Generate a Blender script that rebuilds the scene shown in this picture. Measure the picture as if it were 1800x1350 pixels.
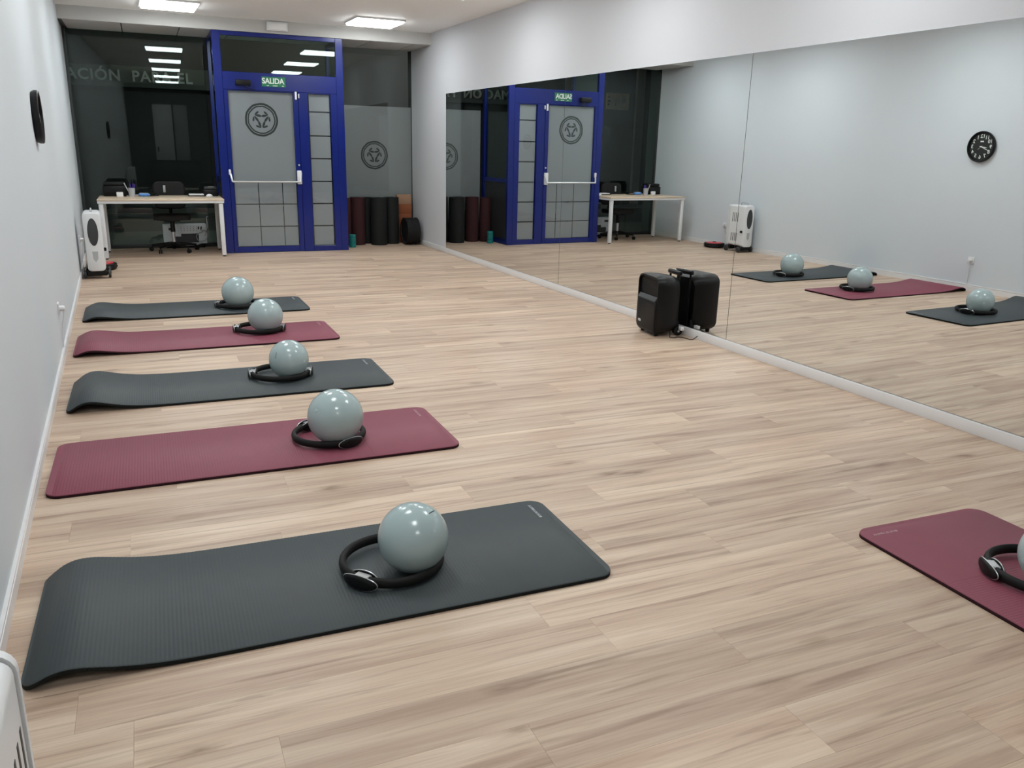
import bpy, bmesh, math, random
from mathutils import Matrix, Vector
random.seed(7)
PI = math.pi
for o in list(bpy.data.objects):
    bpy.data.objects.remove(o)
scene = bpy.context.scene
COL = scene.collection

# ------------------------------------------------------------------ camera
F_PX = 1446.55
cd = bpy.data.cameras.new('camera')
cam = bpy.data.objects.new('camera', cd)
COL.objects.link(cam)
cd.sensor_width = 36.0
cd.lens = F_PX * 36.0 / 1800.0
cd.clip_start = 0.02
CR = ((0.90597, 0.09763, -0.41192), (-0.42258, 0.25980, -0.86831), (0.02225, 0.96074, 0.27656))


def _ortho(rows):
    Y = Vector(rows[1]).normalized()
    Z = Vector(rows[2])
    Z = (Z - Y * Y.dot(Z)).normalized()
    X = Y.cross(Z)
    return Matrix((X, Y, Z))


m3 = _ortho(CR)
cam.matrix_world = Matrix.Translation((0, 0, 1.5)) @ m3.to_4x4()
scene.camera = cam

# ------------------------------------------------------------------ world: dark night outside
wld = bpy.data.worlds.new('night')
scene.world = wld
wld.use_nodes = True
bg = wld.node_tree.nodes['Background']
bg.inputs[0].default_value = (0.35, 0.45, 0.7, 1)
bg.inputs[1].default_value = 0.004
scene.view_settings.view_transform = 'Standard'
scene.view_settings.look = 'None'
scene.view_settings.gamma = 1.0
scene.view_settings.use_curve_mapping = False
scene.view_settings.exposure = 0.0
LED = 22.3          # radiance of the ceiling LED panels

# ------------------------------------------------------------------ room numbers (metres)
XL, XR = -0.455, 4.256
YR = -2.6                # rear wall
ZC = 3.03
TH = -0.03               # the shopfront stands slightly askew to the side walls
FM = Matrix.Translation((0, 12.05, 0)) @ Matrix.Rotation(TH, 4, 'Z')   # (u along front, v outwards, z)
VG = 0.93                # shop window plane
ZS = 2.872               # soffit
TILT1, TILT2 = 0.0022, 0.0   # the panes lean very slightly

# ------------------------------------------------------------------ materials
MATS = {}


def mat(name, col, rough=0.5, metal=0.0, spec=0.5, var=0.06, scale=8.0, coat=0.0, bump=0.0, bscale=60.0, emit=None, trans=0.0):
    if name in MATS:
        return MATS[name]
    m = bpy.data.materials.new(name)
    m.use_nodes = True
    nt = m.node_tree
    b = nt.nodes['Principled BSDF']
    b.inputs['Roughness'].default_value = rough
    b.inputs['Metallic'].default_value = metal
    b.inputs['Specular IOR Level'].default_value = spec
    b.inputs['Coat Weight'].default_value = coat
    b.inputs['Transmission Weight'].default_value = trans
    tc = nt.nodes.new('ShaderNodeTexCoord')
    nz = nt.nodes.new('ShaderNodeTexNoise')
    nz.inputs['Scale'].default_value = scale
    nz.inputs['Detail'].default_value = 4
    nt.links.new(tc.outputs['Object'], nz.inputs['Vector'])
    mx = nt.nodes.new('ShaderNodeMix')
    mx.data_type = 'RGBA'
    c1 = [min(1, c * (1 + var)) for c in col]
    c0 = [c * (1 - var) for c in col]
    mx.inputs[6].default_value = (*c0, 1)
    mx.inputs[7].default_value = (*c1, 1)
    nt.links.new(nz.outputs['Fac'], mx.inputs[0])
    nt.links.new(mx.outputs[2], b.inputs['Base Color'])
    if bump:
        n2 = nt.nodes.new('ShaderNodeTexNoise')
        n2.inputs['Scale'].default_value = bscale
        n2.inputs['Detail'].default_value = 3
        nt.links.new(tc.outputs['Object'], n2.inputs['Vector'])
        bp = nt.nodes.new('ShaderNodeBump')
        bp.inputs['Strength'].default_value = bump
        bp.inputs['Distance'].default_value = 0.002
        nt.links.new(n2.outputs['Fac'], bp.inputs['Height'])
        nt.links.new(bp.outputs['Normal'], b.inputs['Normal'])
    if emit:
        b.inputs['Emission Color'].default_value = (*emit[0], 1)
        b.inputs['Emission Strength'].default_value = emit[1]
    MATS[name] = m
    return m


def glass_mat(name, tint):
    m = bpy.data.materials.new(name)
    m.use_nodes = True
    nt = m.node_tree
    nt.nodes.clear()
    out = nt.nodes.new('ShaderNodeOutputMaterial')
    tr = nt.nodes.new('ShaderNodeBsdfTransparent')
    tr.inputs[0].default_value = (*tint, 1)
    gl = nt.nodes.new('ShaderNodeBsdfGlossy')
    gl.inputs['Roughness'].default_value = 0.0
    gl.inputs[0].default_value = (0.86, 0.99, 0.96, 1)
    fr = nt.nodes.new('ShaderNodeFresnel')
    fr.inputs['IOR'].default_value = 1.5
    geo = nt.nodes.new('ShaderNodeNewGeometry')
    inv = nt.nodes.new('ShaderNodeMath')
    inv.operation = 'SUBTRACT'
    inv.inputs[0].default_value = 1.0
    nt.links.new(geo.outputs['Backfacing'], inv.inputs[1])
    mul = nt.nodes.new('ShaderNodeMath')
    mul.operation = 'MULTIPLY'
    nt.links.new(fr.outputs[0], mul.inputs[0])
    nt.links.new(inv.outputs[0], mul.inputs[1])
    dbl = nt.nodes.new('ShaderNodeMath')      # both faces of the sheet reflect
    dbl.operation = 'MULTIPLY'
    dbl.use_clamp = True
    dbl.inputs[1].default_value = 1.35
    nt.links.new(mul.outputs[0], dbl.inputs[0])
    mx = nt.nodes.new('ShaderNodeMixShader')
    nt.links.new(dbl.outputs[0], mx.inputs[0])
    nt.links.new(tr.outputs[0], mx.inputs[1])
    nt.links.new(gl.outputs[0], mx.inputs[2])
    nt.links.new(mx.outputs[0], out.inputs[0])
    MATS[name] = m
    return m


def wall_mat(name, col, bump=0.12):
    return mat(name, col, rough=0.6, spec=0.3, var=0.015, scale=1.3, bump=bump, bscale=90)


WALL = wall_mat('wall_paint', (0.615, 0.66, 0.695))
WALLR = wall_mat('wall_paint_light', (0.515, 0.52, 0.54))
CEIL = wall_mat('ceiling_paint', (0.90, 0.89, 0.875), 0.05)
REAR = wall_mat('rear_paint', (0.10, 0.11, 0.12))
WHITE = mat('white_lacquer', (0.70, 0.71, 0.72), rough=0.35, var=0.02)
BASEB = mat('white_baseboard', (0.72, 0.71, 0.71), rough=0.35, var=0.02)
BLUE = mat('blue_aluminium', (0.006, 0.016, 0.15), rough=0.2, spec=0.4, var=0.05)
BLACK = mat('black_plastic', (0.005, 0.005, 0.0053), rough=0.42, spec=0.25, var=0.1, bump=0.1, bscale=200)
BLACKR = mat('black_rubber', (0.006, 0.006, 0.006), rough=0.6, spec=0.25, var=0.1)
DGREY = mat('dark_grey_plastic', (0.03, 0.032, 0.034), rough=0.5)
SILVER = mat('satin_silver', (0.50, 0.51, 0.52), rough=0.3, metal=0.6, var=0.02)
STEEL = mat('brushed_steel', (0.62, 0.63, 0.64), rough=0.35, metal=0.8, var=0.04)
CHAR = mat('charcoal_foam', (0.049, 0.059, 0.063), rough=0.52, spec=0.26, var=0.07, scale=14, bump=0.25, bscale=400)
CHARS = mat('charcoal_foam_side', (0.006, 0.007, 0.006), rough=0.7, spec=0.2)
MARO = mat('maroon_foam', (0.220, 0.055, 0.082), rough=0.52, spec=0.28, var=0.06, scale=14, bump=0.25, bscale=400)
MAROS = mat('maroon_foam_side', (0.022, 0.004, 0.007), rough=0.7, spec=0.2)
MARKW = mat('pale_print', (0.42, 0.44, 0.45), rough=0.5)
MARKP = mat('pale_pink_print', (0.42, 0.26, 0.28), rough=0.5)
BALL = mat('grey_green_vinyl', (0.35, 0.44, 0.445), rough=0.17, spec=0.5, var=0.025, bump=0.05, bscale=300)
FOAMR = mat('black_foam_ring', (0.007, 0.007, 0.0065), rough=0.6, spec=0.25, bump=0.2, bscale=300)
FILM_SHADE = mat('frosted_film_shaded', (0.235, 0.243, 0.250), rough=0.7, spec=0.2, var=0.03, scale=3)  # darker copy of the frosted film, corner shade put into its colour
FILM = mat('frosted_film', (0.275, 0.285, 0.308), rough=0.7, spec=0.2, var=0.03, scale=3)
LOGO = mat('dark_print', (0.022, 0.030, 0.030), rough=0.5)
GREEN = mat('exit_green', (0.012, 0.16, 0.075), rough=0.4)
LETW = mat('white_letters', (0.72, 0.78, 0.74), rough=0.4)
LEDM = mat('led_diffuser', (0.9, 0.9, 0.9), emit=((0.94, 0.99, 1.0), LED))
OAK = mat('pale_oak_top', (0.62, 0.50, 0.37), rough=0.4, var=0.08, scale=20)
GLASS = glass_mat('clear_glass', (0.80, 0.90, 0.86))
GLASSD = glass_mat('door_glass', (0.95, 0.965, 0.96))
TEAL = mat('teal_foam_shaded', (0.006, 0.19, 0.18), rough=0.5)  # teal lowered for the shade of the storage corner
ORAN = mat('orange_foam_shaded', (0.23, 0.065, 0.022), rough=0.8)  # orange darkened to carry the storage corner's shade
TAN = mat('tan_foam_shaded', (0.31, 0.18, 0.11), rough=0.8)  # tan darkened too, the corner's shade is in the colour
RED = mat('red_gloss', (0.62, 0.03, 0.05), rough=0.3)
PURP = mat('violet_plastic', (0.06, 0.03, 0.26), rough=0.35)
PBLUE = mat('blue_packaging', (0.10, 0.27, 0.62), rough=0.35)
PINKP = mat('pinkish_paper', (0.62, 0.50, 0.47), rough=0.7)
PAPER = mat('white_paper', (0.78, 0.78, 0.78), rough=0.6)
CLOUD = mat('cloudy_plastic', (0.40, 0.41, 0.42), rough=0.3)
PCW = mat('pale_sheet_metal', (0.72, 0.78, 0.80), rough=0.4, var=0.03)
FACADE = mat('night_facade', (0.04, 0.044, 0.044), rough=0.85, var=0.2, scale=2)
SIGNB = mat('sign_band', (0.13, 0.16, 0.15), rough=0.6, var=0.1)
SIGNL = mat('sign_letters', (0.80, 0.85, 0.84), rough=0.5)
SIGNO = mat('orange_sign', (0.85, 0.60, 0.45), rough=0.5)
ASPH = mat('asphalt', (0.045, 0.046, 0.048), rough=0.9, var=0.2, scale=30)
PAVE = mat('paving', (0.10, 0.10, 0.10), rough=0.85, var=0.15, scale=6)

# mirror
MIR = bpy.data.materials.new('mirror_silver')
MIR.use_nodes = True
_nt = MIR.node_tree
_nt.nodes.clear()
_o = _nt.nodes.new('ShaderNodeOutputMaterial')
_g = _nt.nodes.new('ShaderNodeBsdfGlossy')
_g.inputs['Roughness'].default_value = 0.0
_g.inputs[0].default_value = (0.81, 0.825, 0.82, 1)
_nt.links.new(_g.outputs[0], _o.inputs[0])


def plank_material():
    m = bpy.data.materials.new('oak_laminate')
    m.use_nodes = True
    nt = m.node_tree
    N, L = nt.nodes, nt.links
    b = N['Principled BSDF']
    tc = N.new('ShaderNodeTexCoord')
    oi = N.new('ShaderNodeObjectInfo')
    sc = N.new('ShaderNodeVectorMath'); sc.operation = 'SCALE'
    sc.inputs[0].default_value = (37.0, 91.0, 13.0)
    L.new(oi.outputs['Random'], sc.inputs[3])
    ad = N.new('ShaderNodeVectorMath'); ad.operation = 'ADD'
    L.new(tc.outputs['Object'], ad.inputs[0]); L.new(sc.outputs[0], ad.inputs[1])

    def mapped(s):
        mp = N.new('ShaderNodeMapping')
        mp.inputs['Scale'].default_value = s
        L.new(ad.outputs[0], mp.inputs[0])
        return mp

    def noise(vec, scale, detail, dist=0.0):
        n = N.new('ShaderNodeTexNoise')
        n.inputs['Scale'].default_value = scale
        n.inputs['Detail'].default_value = detail
        n.inputs['Distortion'].default_value = dist
        L.new(vec.outputs[0], n.inputs['Vector'])
        return n

    def ramp(src, stops):
        r = N.new('ShaderNodeValToRGB')
        e = r.color_ramp.elements
        e[0].position, e[0].color = stops[0][0], (*stops[0][1], 1)
        e[1].position, e[1].color = stops[-1][0], (*stops[-1][1], 1)
        for p, c in stops[1:-1]:
            k = e.new(p); k.color = (*c, 1)
        L.new(src, r.inputs[0])
        return r

    def mul(a, bb, fac):
        x = N.new('ShaderNodeMix'); x.data_type = 'RGBA'; x.blend_type = 'MULTIPLY'
        x.inputs[0].default_value = fac
        L.new(a, x.inputs[6]); L.new(bb, x.inputs[7])
        return x.outputs[2]
    broad = noise(mapped((0.5, 7.0, 1.0)), 1.9, 4, 0.35)      # wide drifting tone
    base = ramp(broad.outputs['Fac'], [(0.25, (0.40, 0.278, 0.200)), (0.42, (0.485, 0.355, 0.264)), (0.56, (0.555, 0.428, 0.322)), (0.75, (0.65, 0.532, 0.412))])
    tone = ramp(oi.outputs['Random'], [(0.0, (0.88, 0.86, 0.85)), (0.35, (0.97, 0.96, 0.955)), (0.7, (1.03, 1.025, 1.02)), (1.0, (1.12, 1.12, 1.11))])
    c = mul(base.outputs[0], tone.outputs[0], 1.0)
    grain = noise(mapped((3.0, 90.0, 1.0)), 2.0, 6, 0.3)      # fine fibre
    gr = ramp(grain.outputs['Fac'], [(0.3, (0.86, 0.84, 0.82)), (0.6, (1, 1, 1))])
    c = mul(c, gr.outputs[0], 0.75)
    streak = noise(mapped((0.62, 14.0, 1.0)), 2.2, 4, 0.8)     # darker cathedral streaks
    st = ramp(streak.outputs['Fac'], [(0.30, (0.56, 0.50, 0.47)), (0.39, (0.80, 0.76, 0.74)), (0.46, (0.96, 0.95, 0.95)), (0.50, (1, 1, 1))])
    c = mul(c, st.outputs[0], 0.7)
    vo = N.new('ShaderNodeTexVoronoi')                         # knots
    vo.inputs['Scale'].default_value = 1.0
    vo.inputs['Randomness'].default_value = 1.0
    wob = noise(mapped((6, 20, 1)), 1.5, 3)
    wv = N.new('ShaderNodeVectorMath'); wv.operation = 'SCALE'; wv.inputs[3].default_value = 0.22
    L.new(wob.outputs['Color'], wv.inputs[0])
    wa = N.new('ShaderNodeVectorMath'); wa.operation = 'ADD'
    kn = mapped((1.5, 4.6, 1.0))
    L.new(kn.outputs[0], wa.inputs[0]); L.new(wv.outputs[0], wa.inputs[1])
    L.new(wa.outputs[0], vo.inputs['Vector'])
    kr = ramp(vo.outputs['Distance'], [(0.03, (0.50, 0.43, 0.39)), (0.09, (0.80, 0.76, 0.73)), (0.20, (1, 1, 1))])
    c = mul(c, kr.outputs[0], 0.95)
    L.new(c, b.inputs['Base Color'])
    rr = ramp(grain.outputs['Fac'], [(0.2, (0.50,) * 3), (0.8, (0.40,) * 3)])
    L.new(rr.outputs[0], b.inputs['Roughness'])
    b.inputs['Specular IOR Level'].default_value = 0.42
    bp = N.new('ShaderNodeBump')
    bp.inputs['Strength'].default_value = 0.12
    bp.inputs['Distance'].default_value = 0.001
    L.new(grain.outputs['Fac'], bp.inputs['Height'])
    L.new(bp.outputs['Normal'], b.inputs['Normal'])
    return m


PLANK = plank_material()

# ------------------------------------------------------------------ mesh helpers


def V(*a):
    return Vector(a)


def box(bm, x0, x1, y0, y1, z0, z1, bev=0.0, seg=1, M=None):
    s = bmesh.new()
    bmesh.ops.create_cube(s, size=1.0)
    for v in s.verts:
        v.co = Vector(((x0 + x1) / 2 + v.co.x * (x1 - x0), (y0 + y1) / 2 + v.co.y * (y1 - y0), (z0 + z1) / 2 + v.co.z * (z1 - z0)))
    if bev:
        bmesh.ops.bevel(s, geom=list(s.edges), offset=bev, segments=seg, profile=0.5, affect='EDGES')
    merge(bm, s, M)


def merge(bm, s, M=None):
    if M is not None:
        bmesh.ops.transform(s, matrix=M, verts=list(s.verts))
    me = bpy.data.meshes.new('tmp')
    s.to_mesh(me)
    s.free()
    bm.from_mesh(me)
    bpy.data.meshes.remove(me)


def cyl(bm, p0, p1, r0, r1=None, n=20, caps=True):
    r1 = r0 if r1 is None else r1
    p0, p1 = Vector(p0), Vector(p1)
    d = (p1 - p0).normalized()
    a = d.orthogonal().normalized()
    b = d.cross(a)
    A, B = [], []
    for i in range(n):
        t = 2 * PI * i / n
        w = a * math.cos(t) + b * math.sin(t)
        A.append(bm.verts.new(p0 + w * r0))
        B.append(bm.verts.new(p1 + w * r1))
    for i in range(n):
        j = (i + 1) % n
        bm.faces.new((A[i], A[j], B[j], B[i]))
    if caps:
        bm.faces.new(A[::-1])
        bm.faces.new(B)


def tube(bm, pts, r, n=8, closed=False):
    pts = [Vector(p) for p in pts]
    rings = []
    N = len(pts)
    up = None
    for i, p in enumerate(pts):
        if closed:
            d = (pts[(i + 1) % N] - pts[i - 1]).normalized()
        else:
            d = (pts[min(i + 1, N - 1)] - pts[max(i - 1, 0)]).normalized()
        a = d.orthogonal().normalized() if up is None else (up - d * up.dot(d)).normalized()
        up = a
        b = d.cross(a)
        rings.append([bm.verts.new(p + (a * math.cos(2 * PI * k / n) + b * math.sin(2 * PI * k / n)) * r) for k in range(n)])
    for i in range(N if closed else N - 1):
        A, B = rings[i], rings[(i + 1) % N]
        for k in range(n):
            l = (k + 1) % n
            bm.faces.new((A[k], A[l], B[l], B[k]))
    if not closed:
        bm.faces.new(rings[0][::-1])
        bm.faces.new(rings[-1])


def bez(pts, n=10):
    """smooth Catmull-Rom path through the points"""
    P = [Vector(p) for p in pts]
    P = [P[0] * 2 - P[1]] + P + [P[-1] * 2 - P[-2]]
    out = []
    for i in range(1, len(P) - 2):
        for k in range(n):
            t = k / n
            a, b, c, d = P[i - 1], P[i], P[i + 1], P[i + 2]
            out.append(0.5 * ((2 * b) + (c - a) * t + (2 * a - 5 * b + 4 * c - d) * t * t + (3 * b - a - 3 * c + d) * t ** 3))
    out.append(P[-2])
    return out


def lathe(bm, prof, n=32, M=None):
    """profile [(r,z)] about z"""
    s = bmesh.new()
    rings = []
    for r, z in prof:
        if r < 1e-6:
            rings.append([s.verts.new((0, 0, z))])
        else:
            rings.append([s.verts.new((r * math.cos(2 * PI * k / n), r * math.sin(2 * PI * k / n), z)) for k in range(n)])
    for A, B in zip(rings[:-1], rings[1:]):
        for k in range(n):
            l = (k + 1) % n
            if len(A) == 1 and len(B) == 1:
                continue
            if len(A) == 1:
                s.faces.new((A[0], B[l], B[k]))
            elif len(B) == 1:
                s.faces.new((A[k], A[l], B[0]))
            else:
                s.faces.new((A[k], A[l], B[l], B[k]))
    bmesh.ops.recalc_face_normals(s, faces=list(s.faces))
    merge(bm, s, M)


def prism(bm, poly, z0, z1, M=None, bev=0.0, seg=2):
    s = bmesh.new()
    A = [s.verts.new((x, y, z0)) for x, y in poly]
    B = [s.verts.new((x, y, z1)) for x, y in poly]
    n = len(poly)
    top = s.faces.new(B)
    bot = s.faces.new(A[::-1])
    for i in range(n):
        j = (i + 1) % n
        s.faces.new((A[i], A[j], B[j], B[i]))
    if bev:
        ed = set(top.edges) | set(bot.edges)
        bmesh.ops.bevel(s, geom=list(ed), offset=bev, segments=seg, profile=0.5, affect='EDGES')
    bmesh.ops.recalc_face_normals(s, faces=list(s.faces))
    merge(bm, s, M)


def rrect(w, h, r, n=6, cx=0, cy=0):
    out = []
    for sx, sy, a0 in ((1, 1, 0), (-1, 1, 90), (-1, -1, 180), (1, -1, 270)):
        for k in range(n + 1):
            a = math.radians(a0 + 90 * k / n)
            out.append((cx + sx * (w / 2 - r) + r * math.cos(a), cy + sy * (h / 2 - r) + r * math.sin(a)))
    return out


def ellipse(a, b, n=32, cx=0, cy=0):
    return [(cx + a * math.cos(2 * PI * k / n), cy + b * math.sin(2 * PI * k / n)) for k in range(n)]


def obj(name, bm, m, parent=None, M=None, smooth=True, ang=35):
    me = bpy.data.meshes.new(name)
    bm.to_mesh(me)
    bm.free()
    if smooth:
        me.polygons.foreach_set('use_smooth', [True] * len(me.polygons))
        me.set_sharp_from_angle(angle=math.radians(ang))
    for x in (m if isinstance(m, (list, tuple)) else [m]):
        me.materials.append(x)
    o = bpy.data.objects.new(name, me)
    COL.objects.link(o)
    if parent is not None:
        o.parent = parent
    if M is not None:
        o.matrix_basis = M
    return o


def NB():
    return bmesh.new()


def one(name, f, m, parent=None, M=None, **k):
    bm = NB()
    f(bm)
    return obj(name, bm, m, parent, M, **k)


def bobj(name, dims, m, parent=None, M=None, bev=0.0, seg=2):
    bm = NB()
    box(bm, *dims, bev=bev, seg=seg)
    return obj(name, bm, m, parent, M)


def empty(name, M=None, parent=None):
    o = bpy.data.objects.new(name, None)
    o.empty_display_size = 0.05
    COL.objects.link(o)
    if parent is not None:
        o.parent = parent
    if M is not None:
        o.matrix_basis = M
    return o


def tag(o, label, cat, group=None):
    o['label'] = label
    o['category'] = cat
    if group:
        o['group'] = group
    return o


def struct(o, label=None):
    o['kind'] = 'structure'
    if label:
        o['label'] = label
    return o


def T(x, y, z, rz=0.0):
    return Matrix.Translation((x, y, z)) @ Matrix.Rotation(rz, 4, 'Z')


def text_bm(txt, size, depth=0.002, align='CENTER', space=1.0, bold=0.0):
    cu = bpy.data.curves.new('txt', 'FONT')
    cu.body = txt
    cu.size = size
    cu.extrude = depth / 2
    cu.offset = bold
    cu.align_x = align
    cu.align_y = 'CENTER'
    cu.space_character = space
    cu.resolution_u = 3
    o = bpy.data.objects.new('txt', cu)
    COL.objects.link(o)
    dg = bpy.context.evaluated_depsgraph_get()
    dg.update()
    me = bpy.data.meshes.new_from_object(o.evaluated_get(dg))
    bm = bmesh.new()
    bm.from_mesh(me)
    bpy.data.objects.remove(o)
    bpy.data.curves.remove(cu)
    bpy.data.meshes.remove(me)
    return bm


UPR = Matrix.Rotation(PI / 2, 4, 'X')     # xy drawing -> upright plane facing -y

# ================================================================== STRUCTURE
YF = 13.2
# floor slab and planks
floor = bobj('floor', (XL - 0.1, XR + 0.1, YR - 0.1, 12.93, -0.12, -0.009), mat('underlay', (0.28, 0.21, 0.16), rough=0.9))
struct(floor, 'pale oak laminate plank floor')
PW, PL, PT = 0.2, 1.38, 0.009
TR = Matrix.Translation((0, 12.05, 0)) @ Matrix.Rotation(TH, 4, 'Z')


def clip(poly, axis, val, sign):
    out = []
    n = len(poly)
    for i in range(n):
        a, b = poly[i], poly[(i + 1) % n]
        da, db = (a[axis] - val) * sign, (b[axis] - val) * sign
        if da >= 0:
            out.append(a)
        if da * db < 0:
            t = da / (da - db)
            out.append((a[0] + (b[0] - a[0]) * t, a[1] + (b[1] - a[1]) * t))
    return out


def plank_bm(poly):
    bm = NB()
    prism(bm, poly, -PT, 0.0, bev=0.0)
    return bm


full_me = None
stuff = NB()
nplank = 0
rows = int((12.05 - YR) / PW) + 6
rnd = random.Random(3)
for r in range(-6, rows):
    v1 = 0.86 - (r + 6) * PW
    v0 = v1 - PW
    off = (0.0, 0.47, 0.93, 0.23, 0.70, 1.16)[r % 6] + rnd.uniform(-0.12, 0.12)
    u = -2.6 + off
    while u < 5.2:
        u0, u1 = u, u + PL
        u += PL
        g = 0.00025
        corners = [(u0 + g, v0 + g), (u1 - g, v0 + g), (u1 - g, v1 - g), (u0 + g, v1 - g)]
        W = [TR @ Vector((x, y, 0)) for x, y in corners]
        poly = [(p.x, p.y) for p in W]
        inside = all(XL + 0.003 < x < XR - 0.003 and y > YR for x, y in poly)
        cx, cy = (u0 + u1) / 2, (v0 + v1) / 2
        if not inside:
            for ax, val, sg in ((0, XL + 0.003, 1), (0, XR - 0.003, -1), (1, YR, 1)):
                if len(poly) > 2:
                    poly = clip(poly, ax, val, sg)
            if len(poly) < 3:
                continue
        if max(p[1] for p in poly) < 1.05:
            prism(stuff, poly, -PT, 0.0)
            continue
        ctr = TR @ Vector((cx, cy, 0))
        Mi = Matrix.Translation(ctr) @ Matrix.Rotation(TH, 4, 'Z')
        if inside and full_me:
            o = bpy.data.objects.new('plank', full_me)
            COL.objects.link(o)
            o.parent = floor
            o.matrix_basis = Mi
        else:
            inv = Mi.inverted()
            lp = [(q.x, q.y) for q in (inv @ Vector((x, y, 0)) for x, y in poly)]
            area = 0.5 * sum(lp[i][0] * lp[(i + 1) % len(lp)][1] - lp[(i + 1) % len(lp)][0] * lp[i][1] for i in range(len(lp)))
            if abs(area) < 0.002:
                continue
            o = obj('plank', plank_bm(lp), PLANK, floor, Mi, smooth=False)
            if inside:
                full_me = o.data
        nplank += 1
s = obj('planks_behind', stuff, PLANK, floor, smooth=False)
s['kind'] = 'stuff'

# side walls
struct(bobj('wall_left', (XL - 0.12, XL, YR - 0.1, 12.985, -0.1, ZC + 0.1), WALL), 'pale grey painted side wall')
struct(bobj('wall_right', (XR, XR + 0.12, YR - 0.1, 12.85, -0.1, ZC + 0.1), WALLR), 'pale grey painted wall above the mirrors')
struct(bobj('wall_rear', (XL - 0.1, XR + 0.1, YR - 0.12, YR, -0.1, ZC + 0.1), REAR), 'dark rear wall')
struct(bobj('ceiling', (XL - 0.12, XR + 0.12, YR - 0.1, 12.3, ZC, ZC + 0.12), CEIL), 'plain off-white ceiling')
# fascia and soffit tiles in front of the shop window
struct(bobj('trim_1', (-0.62, 4.42, 0.012, 0.06, ZS, ZC + 0.05), wall_mat('fascia_paint', (0.48, 0.475, 0.46), 0.05), M=FM), 'plain fascia over the shopfront')
sof = struct(bobj('trim_2', (-0.62, 4.42, 0.06, 1.05, ZS + 0.006, ZC + 0.05), mat('shadow_gap', (0.05, 0.05, 0.05)), M=FM), 'tiled soffit over the shop window')
SOFM = mat('soffit_tile', (0.50, 0.49, 0.48), rough=0.8, var=0.05, scale=6)
seams = [-0.42, 0.24, 0.92, 1.54, 2.16, 2.78, 3.40, 4.02, 4.40]
for a, b in zip(seams[:-1], seams[1:]):
    bobj('ceiling_tile', (a + 0.007, b - 0.007, 0.062, 0.99, ZS - 0.004, ZS + 0.0058), SOFM, sof, bev=0.002, seg=1)
for a, b in ((-2.4, -0.458), (4.262, 6.4)):
    struct(bobj('wall_front', (a, b, 0.90 if a > 0 else 0.93, 1.20, -0.1, 3.6), FACADE, M=FM), 'dark outer pier beside the shop window')
# baseboards


def base_profile(bm, x_wall, s, y0, y1, h=0.07, t=0.013):
    prof = [(0, 0), (t, 0), (t, h - 0.018), (t - 0.004, h - 0.015), (t - 0.004, h - 0.011), (t, h - 0.008), (t, h), (0, h)]
    A = [bm.verts.new((x_wall + s * x, y0, z)) for x, z in prof]
    B = [bm.verts.new((x_wall + s * x, y1, z)) for x, z in prof]
    n = len(prof)
    for i in range(n):
        j = (i + 1) % n
        bm.faces.new((A[i], A[j], B[j], B[i]))
    bm.faces.new(A)
    bm.faces.new(B[::-1])
    bmesh.ops.recalc_face_normals(bm, faces=list(bm.faces))


struct(one('baseboard_left', lambda bm: base_profile(bm, XL, 1, YR, 12.95), BASEB, smooth=False), 'white baseboard with cable trunking along the side wall')
struct(bobj('baseboard_right', (4.237, XR, YR, 12.8, 0.0, 0.072), BASEB, bev=0.002), 'white baseboard under the mirrors')

# rear: pale double door with a dark cabinet before it (seen only as a reflection)
rd = struct(empty('door_2', T(0.77, YR, 0)), 'pale double door in the rear wall')
bobj('door_leaf', (-0.50, 0.04, 0.0, 0.04, 0, 2.44), WHITE, rd, bev=0.004)
bobj('door_leaf', (0.09, 0.48, 0.0, 0.04, 0, 2.44), CLOUD, rd, bev=0.004)
bobj('door_handle', (-0.44, -0.40, 0.04, 0.08, 1.05, 1.20), BLACK, rd, bev=0.004)

rc = tag(empty('low_cabinet', T(0.8, YR + 0.26, 0)), 'dark low cabinet before the pale rear door', 'cabinet')
bobj('cabinet_body', (-0.75, 0.75, -0.2, 0.19, 0.0, 0.78), DGREY, rc, bev=0.004)
bobj('cabinet_top', (-0.77, 0.77, -0.21, 0.21, 0.78, 0.81), BLACK, rc, bev=0.004)
for x in (-0.375, 0.375):
    bobj('cabinet_door', (x - 0.36, x + 0.36, 0.19, 0.205, 0.05, 0.76), DGREY, rc, bev=0.003)

# ------------------------------------------------------------------ mirrors
MLAB = ['tall wall mirror panel at the shopfront end, reflecting the blue door',
        'tall wall mirror panel with the black loudspeaker standing before it',
        'tall wall mirror panel reflecting the round black clock',
        'tall wall mirror panel beyond the one that reflects the clock']
cuts = [11.313, 7.85, 5.032, 2.21, -0.6]
for i in range(4):
    y1, y0 = cuts[i], cuts[i + 1]
    o = bobj('mirror_panel', (4.250, 4.2555, y0 + 0.0025, y1 - 0.0025, 0.076, 2.19), MIR, bev=0.0)
    tag(o, MLAB[i], 'mirror', 'wall mirror panels')
struct(bobj('trim_3', (4.2552, XR + 0.001, -0.6, 11.313, 0.074, 2.19), mat('mirror_backing', (0.10, 0.10, 0.10))), 'dark backing behind the mirror joints')

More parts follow.
